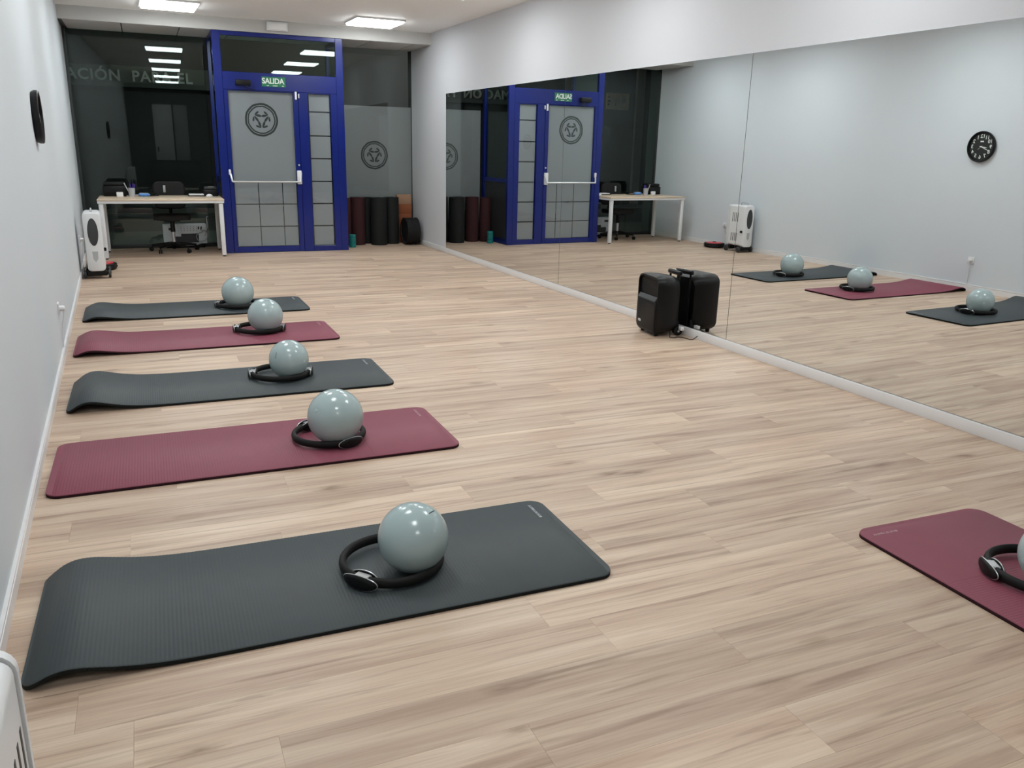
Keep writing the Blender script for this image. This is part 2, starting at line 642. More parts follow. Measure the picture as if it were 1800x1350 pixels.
# ------------------------------------------------------------------ shop windows
w1 = struct(empty('window_1', FM), 'large clear shop window behind the desk')
bobj('pane', (-0.47, 1.25, 0, 0.008, 0.0, 2.815), GLASS, w1, M=Matrix.Translation((0, VG, 0.05)) @ Matrix.Rotation(TILT1, 4, 'X'))
bobj('sill_frame', (-0.47, 1.25, VG - 0.02, VG + 0.04, 0.0, 0.05), DGREY, w1, bev=0.003)
bobj('side_frame', (-0.49, -0.455, VG - 0.02, VG + 0.04, 0.05, 2.87), DGREY, w1, bev=0.003)
w2 = struct(empty('window_2', FM), 'shop window with frosted film and round emblem')
bobj('pane', (3.03, 4.24, VG, VG + 0.008, 0.05, 2.865), GLASSD, w2)
bobj('frosted_film', (3.03, 4.23, VG + 0.010, VG + 0.012, 0.05, 2.052), FILM_SHADE, w2)
bobj('side_frame', (4.225, 4.262, VG - 0.02, VG + 0.04, 0.05, 2.87), DGREY, w2, bev=0.003)
bobj('sill_frame', (3.03, 4.262, VG - 0.02, VG + 0.04, 0.0, 0.05), DGREY, w2, bev=0.003)


def emblem(bm, cx, cz, R, y):
    """round emblem: worn double ring, inside it three pairs of strokes meeting as a triangle"""
    def put(poly):
        s = bmesh.new()
        prism(s, poly, 0, 0.0015)
        merge(bm, s, Matrix.Translation((cx, y, cz)) @ UPR)
    rn = random.Random(5)

    def ring(r0, r1, jag, n=56):
        out, inn = [], []
        for k in range(n):
            a = 2 * PI * k / n
            oct_ = 1 + 0.009 * math.cos(9 * a + 0.6) + rn.uniform(-jag, jag)
            out.append((R * r1 * oct_ * math.cos(a), R * r1 * oct_ * math.sin(a)))
            inn.append((R * r0 * oct_ * math.cos(a), R * r0 * oct_ * math.sin(a)))
        for k in range(n):
            l = (k + 1) % n
            put([inn[k], out[k], out[l], inn[l]])
    ring(0.885, 1.0, 0.006)
    ring(0.765, 0.845, 0.008)

    def leaf(x0, z0, x1, z1, w):
        d = Vector((x1 - x0, z1 - z0))
        n = Vector((-d.y, d.x)).normalized()
        P = []
        for t, k in ((0, .25), (.3, .8), (.6, 1), (.9, .7), (1, .2)):
            P.append((R * (x0 + d.x * t + n.x * w * k), R * (z0 + d.y * t + n.y * w * k)))
        for t, k in ((1, .2), (.9, .7), (.6, 1), (.3, .8), (0, .25)):
            P.append((R * (x0 + d.x * t - n.x * w * k), R * (z0 + d.y * t - n.y * w * k)))
        put(P)
    for s in (-1, 1):
        leaf(s * 0.40, 0.30, s * 0.16, 0.50, 0.060)      # upper arms
        leaf(s * 0.38, 0.28, s * 0.0, 0.22, 0.075)      # inner top
        leaf(s * 0.42, 0.22, s * 0.18, -0.11, 0.072)      # sides, upper
        leaf(s * 0.045, -0.46, s * 0.19, -0.09, 0.072)     # sides, lower
        leaf(s * 0.46, 0.19, s * 0.50, -0.10, 0.060)     # outer arms
        leaf(s * 0.06, -0.47, s * 0.36, -0.35, 0.060)    # feet
    return bm


bm = NB()
emblem(bm, 3.634, 1.332, 0.212, VG + 0.0095)
obj('emblem_print', bm, LOGO, w2, smooth=False)

# ------------------------------------------------------------------ blue entrance lobby (door_1)
d1 = struct(empty('door_1', FM), 'blue aluminium entrance with glazed door, sidelight and transom')
U0, U1, ZT = 1.290, 2.984, 2.866
fb = NB()
E_ = 0.0015
box(fb, U0, 1.393, 0.0, 0.06, 0, ZT, bev=0.004)               # left post
box(fb, 2.886, U1, 0.0, 0.06, 0, ZT, bev=0.004)               # right post
box(fb, 1.393, 2.886, 0.004, 0.056, 2.815, ZT, bev=0.003)     # head
box(fb, 1.393, 2.886, 0.0, 0.06, 2.150, 2.372, bev=0.004)     # header
box(fb, 2.355, 2.489, 0.0, 0.06, 0, 2.150, bev=0.004)         # middle post
box(fb, 2.797, 2.886, 0.004, 0.056, 0, 2.150, bev=0.003)      # sidelight right stile
box(fb, 2.489, 2.797, 0.004, 0.056, 0, 0.075, bev=0.003)      # sidelight foot
box(fb, 2.489, 2.797, 0.004, 0.056, 2.138, 2.150, bev=0.001)
for u in (U0, U1 - 0.055):                                    # side wall frames back to the window plane
    box(fb, u, u + 0.055, VG - 0.05, VG + 0.03, 0, ZT, bev=0.004)
    box(fb, u + 0.002, u + 0.053, 0.06, VG - 0.05, 2.815, ZT, bev=0.003)
    box(fb, u + 0.002, u + 0.053, 0.06, VG - 0.05, 0.96, 1.02, bev=0.003)
    box(fb, u + 0.002, u + 0.053, 0.06, VG - 0.05, 0, 0.08, bev=0.003)
obj('frame', fb, BLUE, d1)
for u in (U0, U1 - 0.055):
    bobj('side_pane', (u + 0.024, u + 0.031, 0.06, VG - 0.05, 1.02, 2.815), GLASS, d1)
    bobj('side_panel', (u + 0.018, u + 0.037, 0.06, VG - 0.05, 0.08, 0.96), DGREY, d1)
bobj('transom_pane', (1.393, 2.886, 0, 0.007, 0, 0.443), GLASS, d1, M=Matrix.Translation((0, 0.026, 2.372)) @ Matrix.Rotation(TILT2, 4, 'X'))
sp = bobj('sidelight_pane', (2.489, 2.797, 0.026, 0.033, 0.075, 2.138), GLASSD, d1)
zz = [2.138, 1.905, 1.588, 1.283, 0.973, 0.666, 0.356, 0.075]
for a, b in zip(zz[:-1], zz[1:]):
    bobj('frosted_square', (2.504, 2.782, 0.035, 0.037, b + 0.0085, a - 0.0085), FILM, sp)
# door leaf
leaf = NB()
box(leaf, 1.396, 1.447, -0.006, 0.05, 0.006, 2.146, bev=0.004)
box(leaf, 2.288, 2.352, -0.006, 0.05, 0.006, 2.146, bev=0.004)
box(leaf, 1.447, 2.288, -0.003, 0.047, 2.139, 2.146, bev=0.001)
box(leaf, 1.447, 2.288, -0.003, 0.047, 0.006, 0.082, bev=0.003)
dl = obj('door_leaf', leaf, BLUE, d1)
bobj('door_pane', (1.447, 2.288, 0.018, 0.025, 0.082, 2.139), GLASSD, dl)
fu = [1.452, 1.768, 2.090, 2.284]
bobj('frosted_film', (1.449, 2.286, 0.027, 0.029, 0.974, 2.137), FILM, dl)
zz = [0.965, 0.664, 0.358, 0.084]
rn = random.Random(11)
for a, b in zip(zz[:-1], zz[1:]):
    for c, d in zip(fu[:-1], fu[1:]):
        j = rn.uniform(0.004, 0.011)
        bobj('frosted_square', (c + j * 0.6, d - 0.005, 0.027, 0.029, b + 0.005, a - j), FILM, dl)
bm = NB()
emblem(bm, 1.862, 1.778, 0.216, 0.0268)
obj('emblem_print', bm, LOGO, dl, smooth=False)
# panic bar
pb = NB()
cyl(pb, (1.425, -0.075, 0.968), (2.325, -0.075, 0.968), 0.012, n=14)
for u, s in ((1.425, 1), (2.325, -1)):
    tube(pb, [(u, -0.075, 0.968), (u - 0.012 * s, -0.055, 1.03), (u - 0.022 * s, -0.02, 1.09)], 0.013, n=8)
obj('panic_bar', pb, STEEL, dl)
bobj('bar_bracket', (1.388, 1.416, -0.045, -0.004, 1.055, 1.125), WHITE, dl, bev=0.006)
bobj('latch_box', (2.292, 2.35, -0.055, -0.004, 0.935, 1.12), WHITE, dl, bev=0.008)
one('lock_cylinder', lambda b: cyl(b, (2.326, -0.02, 1.194), (2.326, -0.002, 1.194), 0.012), STEEL, dl)
cl = bobj('door_closer', (1.548, 1.742, -0.055, 0.002, 2.205, 2.275), BLACK, dl, bev=0.006)
one('closer_arm', lambda b: tube(b, [(1.66, -0.03, 2.205), (1.78, -0.10, 2.16), (1.63, -0.03, 2.14)], 0.007, n=6), BLACK, dl)
bobj('contact_sensor', (2.312, 2.338, -0.022, -0.004, 2.055, 2.155), WHITE, dl, bev=0.003)
bobj('contact_magnet', (2.358, 2.373, -0.018, 0.002, 2.075, 2.130), WHITE, d1, bev=0.003)
# torn edge strips of old film beside sidelight
# exit sign
es = tag(empty('exit_sign', FM), 'green exit sign reading SALIDA above the blue door', 'sign')
bobj('sign_plate', (1.888, 2.200, -0.006, -0.001, 2.205, 2.330), GREEN, es, bev=0.001, seg=1)
bm = text_bm('SALIDA', 0.098, 0.002, space=0.95, bold=0.0022)
bmesh.ops.transform(bm, matrix=Matrix.Translation((2.036, -0.007, 2.274)) @ UPR @ Matrix.Diagonal((0.93, 1.0, 1, 1)), verts=list(bm.verts))
obj('lettering', bm, LETW, es, smooth=False)
for x, w in ((1.95, 0.03), (2.03, 0.06), (2.15, 0.025)):
    bobj('small_print', (x, x + w, -0.0075, -0.006, 2.214, 2.222), LETW, es)
# emergency light on the fascia
el = tag(empty('emergency_light', FM @ T(2.125, 0.012, 2.958)), 'white emergency light box on the fascia above the blue entrance', 'light fitting')
bobj('housing', (-0.135, 0.135, -0.045, -0.001, -0.055, 0.055), WHITE, el, bev=0.006)
bobj('diffuser', (-0.115, 0.115, -0.052, -0.045, -0.04, 0.04), PAPER, el, bev=0.003)

# ------------------------------------------------------------------ ceiling LED panels
LX = (0.76, 3.235)
LYS = ((11.22, 9.20, 6.60, 4.10, 1.60, -0.90), (11.22, 8.55, 6.20, 3.85))
RN = ('beside the shopfront fascia', 'second row from the shopfront', 'third row from the shopfront', 'fourth row from the shopfront', 'fifth row from the shopfront', 'row nearest the rear wall')
for k, x in enumerate(LX):
    for i, y in enumerate(LYS[k]):
        t = tag(empty('ceiling_light', T(x, y, ZC)), 'square LED ceiling panel, %s, on the %s side' % (RN[i], ('clock wall', 'mirror')[k]), 'ceiling light', 'LED ceiling panels')
        bm = NB()
        for a in ((-0.318, 0.318, -0.318, -0.30), (-0.318, 0.318, 0.30, 0.318), (-0.318, -0.30, -0.30, 0.30), (0.30, 0.318, -0.30, 0.30)):
            box(bm, *a, -0.022, -0.0005)
        obj('frame', bm, WHITE, t)
        bobj('diffuser', (-0.30, 0.30, -0.30, 0.30, -0.045, -0.004), LEDM, t, bev=0.012)

# ------------------------------------------------------------------ street outside
struct(bobj('ground_pavement', (-9, 14, 12.94, 15.4, -0.16, -0.012), PAVE), 'pavement outside')
struct(bobj('ground_street', (-14, 18, 15.4, 19.2, -0.3, -0.13), ASPH), 'street outside')
struct(bobj('ground_far_pavement', (-14, 18, 19.2, 20.62, -0.3, -0.012), PAVE), 'pavement across the street')
fc = struct(empty('wall_across_street', Matrix.Translation((0, 20.62, 0)) @ Matrix.Rotation(TH * 0, 4, 'Z')), 'dark facade across the street')
bobj('facade', (-14, 18, 0.02, 0.4, 0, 7.5), FACADE, fc)
bobj('pilaster', (-5.15, -4.90, -0.08, 0.02, 0, 4.2), mat('pilaster_stone', (0.20, 0.18, 0.17), rough=0.8), fc)
sg = tag(empty('shop_sign', T(0, 20.60, 0)), 'grey shop sign band across the street with pale capital letters', 'sign')
bobj('sign_band', (-3.2, 4.4, -0.05, 0.0, 2.56, 2.985), SIGNB, sg, bev=0.004, seg=1)
def width(txt, size, sp):
    b_ = text_bm(txt, size, 0.001, align='LEFT', space=sp)
    w_ = max(v.co.x for v in b_.verts)
    b_.free()
    return w_


SZ, SPC = 0.305, 1.10
x0 = -0.42 - width('FORMAC', SZ, SPC) + 0.5 * width('C', SZ, SPC)
for wd, pre in (('FORMACIÓN', ''), ('PARA', 'FORMACIÓN  '), ('EL', 'FORMACIÓN  PARA ')):
    xs = x0 + (width(pre + wd, SZ, SPC) - width(wd, SZ, SPC))
    bm = text_bm(wd, SZ, 0.02, align='LEFT', space=SPC, bold=0.007)
    bmesh.ops.transform(bm, matrix=Matrix.Translation((xs, -0.06, 2.775)) @ UPR, verts=list(bm.verts))
    obj('word', bm, SIGNL, sg, smooth=False)
so = tag(empty('orange_shop_sign', T(-4.29, 20.60, 2.775)), 'small pale orange shop sign across the street', 'sign')
bobj('sign_plate', (-0.36, 0.36, -0.05, 0.0, -0.215, 0.215), SIGNO, so, bev=0.004, seg=1)
for p in ((0.27, 0.34, -0.11, -0.06), (0.24, 0.34, -0.02, 0.03), (0.26, 0.34, 0.09, 0.12)):
    bobj('mark_bar', (p[0], p[1], -0.054, -0.05, p[2], p[3]), LOGO, so)
bobj('mark_stem', (0.06, 0.09, -0.054, -0.05, -0.12, 0.10), LOGO, so)
one('mark_disc', lambda b: prism(b, ellipse(0.085, 0.09, 14), 0.0, 0.004, M=Matrix.Translation((-0.17, -0.05, 0.05)) @ UPR), LOGO, so, smooth=False)

# added street lamp, out of view, put here to light the sign across
sl_ = tag(empty('added_street_lamp', T(9.0, 17.4, -0.13)), 'added unseen lamp post lighting the sign across the street', 'added lamp')
one('post', lambda b: (cyl(b, (0, 0, 0.0), (0, 0, 0.5), 0.09, 0.08, n=16), cyl(b, (0, 0, 0.5), (0, 0, 5.4), 0.055, 0.04, n=16)), DGREY, sl_)
one('arm', lambda b: tube(b, bez([(0, 0, 5.35), (-0.15, 0.05, 5.5), (-0.45, 0.15, 5.5)]), 0.03, n=8), DGREY, sl_)
hd = one('lamp_head', lambda b: lathe(b, [(0, 0.09), (0.10, 0.08), (0.17, 0.0), (0.16, 0.0), (0.09, 0.07), (0, 0.08)], n=24, M=Matrix.Translation((-0.5, 0.17, 5.46)) @ Vector((9.0, -3.2, 3.7)).to_track_quat('Z', 'Y').to_matrix().to_4x4()), DGREY, sl_)
ld = bpy.data.lights.new('added_lamp_light', 'SPOT')
ld.energy = 600
ld.color = (1.0, 0.97, 0.88)
ld.spot_size = math.radians(100)
ld.spot_blend = 0.3
ld.shadow_soft_size = 0.1
lo = bpy.data.objects.new('added_lamp_light', ld)
COL.objects.link(lo)
lo.parent = sl_
lo.matrix_basis = Matrix.Translation((-0.56, 0.19, 5.42)) @ Vector((9.0, -3.2, 3.7)).to_track_quat('Z', 'Y').to_matrix().to_4x4()

# ================================================================== EXERCISE MATS, RINGS, BALLS
ML, MW, MT = 1.90, 0.70, 0.0165


def make_mat(name, M, amp, m_top, m_side, m_mark):
    bm = NB()
    us = []
    u = 0.0
    while u < 1.45:
        us += [u, u + 0.0035, u + 0.0065, u + 0.010]
        u += 0.0125
    us += [1.46, 1.5, 1.56, 1.62, 1.68, 1.74, 1.78, 1.80]
    r = 0.062
    for k in range(1, 9):
        a = k / 8 * PI / 2
        us.append(ML - r + r * math.sin(a))
        us.append(r - r * math.sin(a))
    us = sorted(set(round(max(0.0, x), 5) for x in us))

    def lift(x):
        t = x / 0.125
        return amp * (t * math.exp(1 - t)) ** 2.0 if x > 0 else 0.0

    def rib(x):
        if x < 0.03 or x > 1.445:
            return 0.0
        return -0.0009 * (0.5 + 0.5 * math.cos(2 * PI * x / 0.0125))

    def hw(x):
        d = min(x, ML - x)
        if d >= r:
            return MW / 2
        return MW / 2 - r + math.sqrt(max(0, r * r - (r - d) ** 2))
    prev = None
    for x in us:
        h = hw(x)
        z0 = lift(x) + 0.0004
        zt = z0 + MT + rib(x)
        c = MW / 2
        e = 0.004
        ring = [bm.verts.new(p) for p in ((x, c - h, z0), (x, c - h, z0 + MT - e), (x, c - h + e, zt), (x, c + h - e, zt), (x, c + h, z0 + MT - e), (x, c + h, z0))]
        if prev:
            for k in range(6):
                l = (k + 1) % 6
                f = bm.faces.new((prev[k], prev[l], ring[l], ring[k]))
                f.material_index = 0 if k in (1, 2, 3) else 1
        else:
            f = bm.faces.new(ring)
            f.material_index = 1
        prev = ring
    f = bm.faces.new(prev[::-1])
    f.material_index = 1
    bmesh.ops.recalc_face_normals(bm, faces=list(bm.faces))
    root = empty(name, M)
    obj('foam_pad', bm, [m_top, m_side], root, ang=50)
    # worn wordmark near the corner: a row of small strokes
    b2 = NB()
    rn = random.Random(2)
    y = MW - 0.175
    while y < MW - 0.055:
        w = rn.uniform(0.005, 0.010)
        k = rn.random()
        if k < 0.4:
            box(b2, ML - 0.068, ML - 0.056, y, y + 0.003, MT, MT + 0.0006)
            box(b2, ML - 0.068, ML - 0.065, y, y + w, MT, MT + 0.0006)
        elif k < 0.75:
            box(b2, ML - 0.068, ML - 0.056, y, y + 0.003, MT, MT + 0.0006)
            box(b2, ML - 0.068, ML - 0.056, y + w - 0.003, y + w, MT, MT + 0.0006)
            box(b2, ML - 0.063, ML - 0.060, y, y + w, MT, MT + 0.0006)
        else:
            box(b2, ML - 0.068, ML - 0.056, y, y + w, MT, MT + 0.0006)
        y += w + 0.003
    obj('printed_mark', b2, m_mark, root, smooth=False)
    return root


MATSPEC = [
    # x, y, rot, lift, colour, label
    (-0.375, 7.645, -0.020, 0.034, 'c', 'charcoal exercise mat with a raised end, first in the row counted from the desk', 'first mat from the desk'),
    (-0.400, 6.385, -0.020, 0.034, 'm', 'maroon exercise mat with a raised end, second in the row counted from the desk', 'second mat from the desk'),
    (-0.385, 5.010, -0.033, 0.052, 'c', 'charcoal exercise mat with a high raised end, third in the row counted from the desk', 'third mat from the desk'),
    (-0.412, 3.775, -0.030, 0.0, 'm', 'maroon exercise mat lying fully flat, fourth in the row counted from the desk', 'fourth mat from the desk'),
    (-0.385, 2.340, -0.040, 0.042, 'c', 'charcoal ribbed exercise mat with a raised end, fifth in the row counted from the desk', 'fifth mat from the desk'),
    (3.205, 0.256, math.radians(87), 0.0, 'm', 'maroon exercise mat lying alone on the mirror side of the room', 'lone maroon mat on the mirror side'),
]
for x, y, rz, amp, c, lab, _ in MATSPEC:
    a = (CHAR, CHARS, MARKW) if c == 'c' else (MARO, MAROS, MARKP)
    tag(make_mat('exercise_mat', T(x, y, 0, rz), amp, *a), lab, 'exercise mat', 'exercise mats laid out on the floor')


def make_ring(M):
    root = empty('pilates_ring', M)
    R0, zc = 0.177, 0.0285
    bm = NB()
    n, k = 72, 12
    rings = []
    for i in range(n):
        a = 2 * PI * i / n
        rings.append([bm.verts.new(((R0 + 0.0135 * math.cos(2 * PI * j / k)) * math.cos(a), (R0 + 0.0135 * math.cos(2 * PI * j / k)) * math.sin(a), zc + 0.0190 * math.sin(2 * PI * j / k))) for j in range(k)])
    for i in range(n):
        A, B = rings[i], rings[(i + 1) % n]
        for j in range(k):
            l = (j + 1) % k
            bm.faces.new((A[j], B[j], B[l], A[l]))
    bmesh.ops.recalc_face_normals(bm, faces=list(bm.faces))
    obj('foam_hoop', bm, FOAMR, root)
    for s in (0, PI):
        H = Matrix.Rotation(s, 4, 'Z') @ Matrix.Translation((R0, 0, zc))
        g = obj('grip', (lambda b: (box(b, -0.019, 0.019, -0.030, 0.030, -0.019, 0.0195, bev=0.004), b)[1])(NB()), SILVER, root, H)
        for d, Lh, hh in ((0.024, 0.072, 0.0265), (-0.024, 0.062, 0.0265)):
            sgn = 1 if d > 0 else -1
            # curved oval pad plate
            b2 = NB()
            rows = []
            nn, mm = 18, 8
            for layer in (0, 1):
                grid = []
                for j in range(mm + 1):
                    q = j / mm
                    row = []
                    for i in range(nn):
                        t = 2 * PI * i / nn
                        yy, zz_ = Lh * q * math.cos(t), hh * q * math.sin(t)
                        dish = -0.010 * (yy / Lh) ** 2 if sgn > 0 else 0.006 * (yy / Lh) ** 2
                        xx = d + dish * 1.0 + sgn * (0.007 * (1 - q ** 6) if layer else -0.004)
                        row.append(b2.verts.new((xx, yy, zz_)))
                    grid.append(row)
                rows.append(grid)
                for j in range(1, mm + 1):
                    for i in range(nn):
                        l = (i + 1) % nn
                        if j == 1:
                            b2.faces.new((grid[0][0], grid[1][i], grid[1][l]))
                        else:
                            b2.faces.new((grid[j - 1][i], grid[j][i], grid[j][l], grid[j - 1][l]))
            for i in range(nn):
                l = (i + 1) % nn
                b2.faces.new((rows[0][mm][i], rows[1][mm][i], rows[1][mm][l], rows[0][mm][l]))
            bmesh.ops.remove_doubles(b2, verts=list(b2.verts), dist=1e-6)
            bmesh.ops.recalc_face_normals(b2, faces=list(b2.faces))
            pad = obj('pad', b2, BLACK, g)
            b3 = NB()
            pts = []
            for i in range(28):
                t = 2 * PI * i / 28
                yy, zz_ = Lh * math.cos(t), hh * math.sin(t)
                dish = -0.010 * (yy / Lh) ** 2 if sgn > 0 else 0.006 * (yy / Lh) ** 2
                pts.append((d + dish - sgn * 0.003, yy, zz_))
            tube(b3, pts, 0.0022, n=6, closed=True)
            obj('pad_rim', b3, SILVER, g)
    return root


RINGS = [(0.915, 7.92, 163), (0.94, 6.795, 167), (0.858, 5.362, 169), (0.878, 4.065, 112), (0.778, 2.630, 218), (2.945, 1.625, 150)]
for (x, y, a), sp_ in zip(RINGS, MATSPEC):
    tag(make_ring(T(x, y, MT + 0.0005, math.radians(a))), 'black pilates ring with two padded grips on the ' + sp_[6], 'pilates ring', 'pilates rings on the mats')


def make_ball(M, r, spin):
    root = empty('exercise_ball', M)
    bm = NB()
    bmesh.ops.create_uvsphere(bm, u_segments=64, v_segments=40, radius=r)
    bmesh.ops.transform(bm, matrix=Matrix.Translation((0, 0, r)), verts=list(bm.verts))
    obj('ball_skin', bm, BALL, root, ang=180)
    # filler plug: small raised button in a ring-shaped collar
    S = Matrix.Translation((0, 0, r)) @ spin
    b2 = NB()
    lathe(b2, [(0.010, r - 0.0008), (0.010, r + 0.0006), (0.0075, r + 0.0012), (0.006, r + 0.0006), (0.0055, r + 0.0022), (0, r + 0.0026)], n=18, M=S)
    obj('valve_plug', b2, mat('valve_plastic', (0.42, 0.50, 0.51), rough=0.3), root)
    b3 = NB()
    P = Matrix.Rotation(math.radians(100), 4, 'Z')
    for i in range(11):
        a0 = math.radians(-9 + 1.7 * i)
        q = Vector((math.cos(a0) * r * 1.003, math.sin(a0) * r * 1.003, 0.0))
        w = (0.0013, 0.0022, 0.0016)[i % 3]
        b3x = Matrix.Translation(S @ (P @ q)) @ (S.to_3x3() @ P.to_3x3() @ Matrix.Rotation(a0, 3, 'Z')).to_4x4()
        box(b3, -0.0005, 0.0005, -0.0014, 0.0014, -w, w, M=b3x)
    obj('printed_name', b3, LOGO, root, smooth=False)
    return root


def spin_to(d, roll=0.0):
    d = Vector(d).normalized()
    return d.to_track_quat('Z', 'Y').to_matrix().to_4x4() @ Matrix.Rotation(roll, 4, 'Z')


BALLS = [(0.915, 7.872, 0.1425, (0.2, 0.9, 0.2), 0.0), (0.982, 6.732, 0.1375, (0.2, 0.9, 0.3), 0.0), (0.904, 5.300, 0.126, (0.62, -0.78, 0.02), 1.0),
         (0.898, 3.990, 0.141, (-0.80, -0.45, 0.45), 0.3), (0.843, 2.576, 0.127, (-0.75, 0.95, 0.75), 0.0), (2.905, 1.555, 0.13, (0.5, 0.5, 0.2), 0)]
for (x, y, r, d, roll), sp_ in zip(BALLS, MATSPEC):
    tag(make_ball(T(x, y, MT + 0.0003), r, spin_to(d, roll)), 'pale grey-green ball resting inside the ring on the ' + sp_[6], 'ball', 'exercise balls on the mats')

# ================================================================== LOUDSPEAKER
sk = tag(empty('loudspeaker', T(3.958, 5.725, 0, math.radians(-7))), 'black portable loudspeaker with trolley handle standing before the mirror', 'loudspeaker')


def loft(bm, secs, cap=True):
    rings = [[bm.verts.new(p) for p in s_] for s_ in secs]
    n = len(rings[0])
    for A, B in zip(rings[:-1], rings[1:]):
        for k in range(n):
            l = (k + 1) % n
            bm.faces.new((A[k], A[l], B[l], B[k]))
    if cap:
        bm.faces.new(rings[0][::-1])
        bm.faces.new(rings[-1])
    bmesh.ops.recalc_face_normals(bm, faces=list(bm.faces))


def yz(x, w, h, r, cz):
    return [(x, a, b + cz) for a, b in rrect(w, h, r, n=6)]


bm = NB()
loft(bm, [yz(0.022, 0.335, 0.445, 0.06, 0.262), yz(0.0, 0.335, 0.445, 0.06, 0.262), yz(0.0, 0.355, 0.470, 0.07, 0.262), yz(0.025, 0.375, 0.485, 0.085, 0.262), yz(0.12, 0.365, 0.48, 0.09, 0.262), yz(0.20, 0.31, 0.46, 0.09, 0.262), yz(0.235, 0.25, 0.42, 0.09, 0.262)])
obj('cabinet', bm, BLACK, sk, ang=40)
# lower grille bulging forward
bm = NB()
loft(bm, [[(0.02, a, b) for a, b in rrect(0.335, 0.265, 0.04, cx=0, cy=0.17)], [(-0.004, a, b) for a, b in rrect(0.335, 0.265, 0.04, cx=0, cy=0.17)], [(-0.012, a, b) for a, b in rrect(0.315, 0.245, 0.04, cx=0, cy=0.17)]])
gr = obj('woofer_grille', bm, BLACK, sk)
bobj('badge', (-0.0145, -0.0115, 0.07, 0.115, 0.092, 0.112), SILVER, gr, bev=0.001, seg=1)
# horn: flared rectangular throat with sloped sill
bm = NB()
secs = [yz(0.0185, 0.30, 0.125, 0.03, 0.402), yz(0.03, 0.20, 0.09, 0.02, 0.402), yz(0.06, 0.08, 0.05, 0.012, 0.402)]
loft(bm, secs)
obj('horn', bm, BLACKR, sk)
bm = NB()
loft(bm, [[(-0.010, -0.155, 0.300), (-0.010, 0.155, 0.300), (0.02, 0.155, 0.300), (0.02, -0.155, 0.300)], [(0.010, -0.155, 0.332), (0.010, 0.155, 0.332), (0.02, 0.155, 0.332), (0.02, -0.155, 0.332)]])
obj('horn_sill', bm, DGREY, sk)
# trolley handle
bm = NB()
for s_ in (-0.075, 0.075):
    cyl(bm, (0.245, s_, 0.06), (0.245, s_, 0.515), 0.009, n=10)
box(bm, 0.228, 0.262, -0.10, 0.10, 0.500, 0.535, bev=0.008)
obj('trolley_handle', bm, BLACK, sk)
bobj('handle_button', (0.238, 0.252, -0.02, 0.02, 0.535, 0.541), SILVER, sk, bev=0.002)
for s_ in (-0.11, 0.11):
    bobj('wheel_bracket', (0.20, 0.25, s_ - 0.012, s_ + 0.012, 0.02, 0.12), BLACK, sk, bev=0.004)
for s_ in (-0.135, 0.135):
    bm = NB()
    lathe(bm, [(0, -0.014), (0.028, -0.014), (0.038, -0.009), (0.038, 0.009), (0.028, 0.014), (0, 0.014)], n=24, M=Matrix.Translation((0.235, s_, 0.0385)) @ Matrix.Rotation(PI / 2, 4, 'X'))
    wo = obj('wheel', bm, BLACKR, sk)
    one('hub_cap', lambda b: cyl(b, (0.235, s_ - 0.0165, 0.0385), (0.235, s_ + 0.0165, 0.0385), 0.010, n=12), SILVER, wo)
for s_ in (-0.12, 0.12):
    one('foot', lambda b: cyl(b, (0.04, s_, 0.001), (0.04, s_, 0.03), 0.016, 0.02, n=12), BLACKR, sk)
bm = NB()
tube(bm, bez([(0.16, -0.10, 0.07), (0.15, -0.16, 0.03), (0.13, -0.20, 0.004), (0.17, -0.225, 0.004), (0.19, -0.20, 0.004), (0.235, -0.25, 0.004), (0.262, -0.33, 0.006), (0.27, -0.40, 0.05)]), 0.0035, n=6)
obj('power_cable', bm, BLACKR, sk)
bobj('power_plug', (0.222, 0.252, -0.215, -0.165, 0.055, 0.085), WHITE, sk, bev=0.006)

# ================================================================== WALL CLOCK
CM = Matrix(((0, 0, 1, XL), (1, 0, 0, 6.553), (0, 1, 0, 1.622), (0, 0, 0, 1)))
ck = tag(empty('wall_clock', CM), 'round black wall clock with white numerals on the grey side wall', 'clock')
one('case', lambda b: lathe(b, [(0, 0.0), (0.150, 0.0), (0.164, 0.006), (0.170, 0.020), (0.170, 0.040), (0.164, 0.046), (0.152, 0.044), (0.148, 0.026), (0, 0.026)], n=64), BLACK, ck)
one('dial', lambda b: lathe(b, [(0.147, 0.0262), (0.147, 0.0272), (0, 0.0272)], n=48), mat('clock_dial', (0.008, 0.009, 0.009), rough=0.5), ck)
for h in range(1, 13):
    a = PI / 2 - h * PI / 6
    obj('numeral', text_bm(str(h), 0.056, 0.001, bold=0.001), LETW, ck, Matrix.Translation((0.114 * math.cos(a), 0.114 * math.sin(a), 0.0278)), smooth=False)
bobj('maker_label', (-0.021, 0.021, 0.050, 0.064, 0.0272, 0.0278), LETW, ck)


def hand(name, ang, l, w, z, tail=0.02):
    a = PI / 2 - math.radians(ang)
    bm = NB()
    prism(bm, [(-tail, -w * 0.6), (l * 0.75, -w), (l, -w * 0.3), (l, w * 0.3), (l * 0.75, w), (-tail, w * 0.6)], z, z + 0.0012, M=Matrix.Rotation(a, 4, 'Z'))
    obj(name, bm, LETW, ck, smooth=False)


hand('hour_hand', 260.5, 0.075, 0.0045, 0.030)
hand('minute_hand', 246, 0.112, 0.0035, 0.032)
hand('second_hand', 132, 0.05, 0.001, 0.034)
one('hub', lambda b: cyl(b, (0, 0, 0.0275), (0, 0, 0.0365), 0.006, n=14), LETW, ck)

# ================================================================== OIL RADIATORS


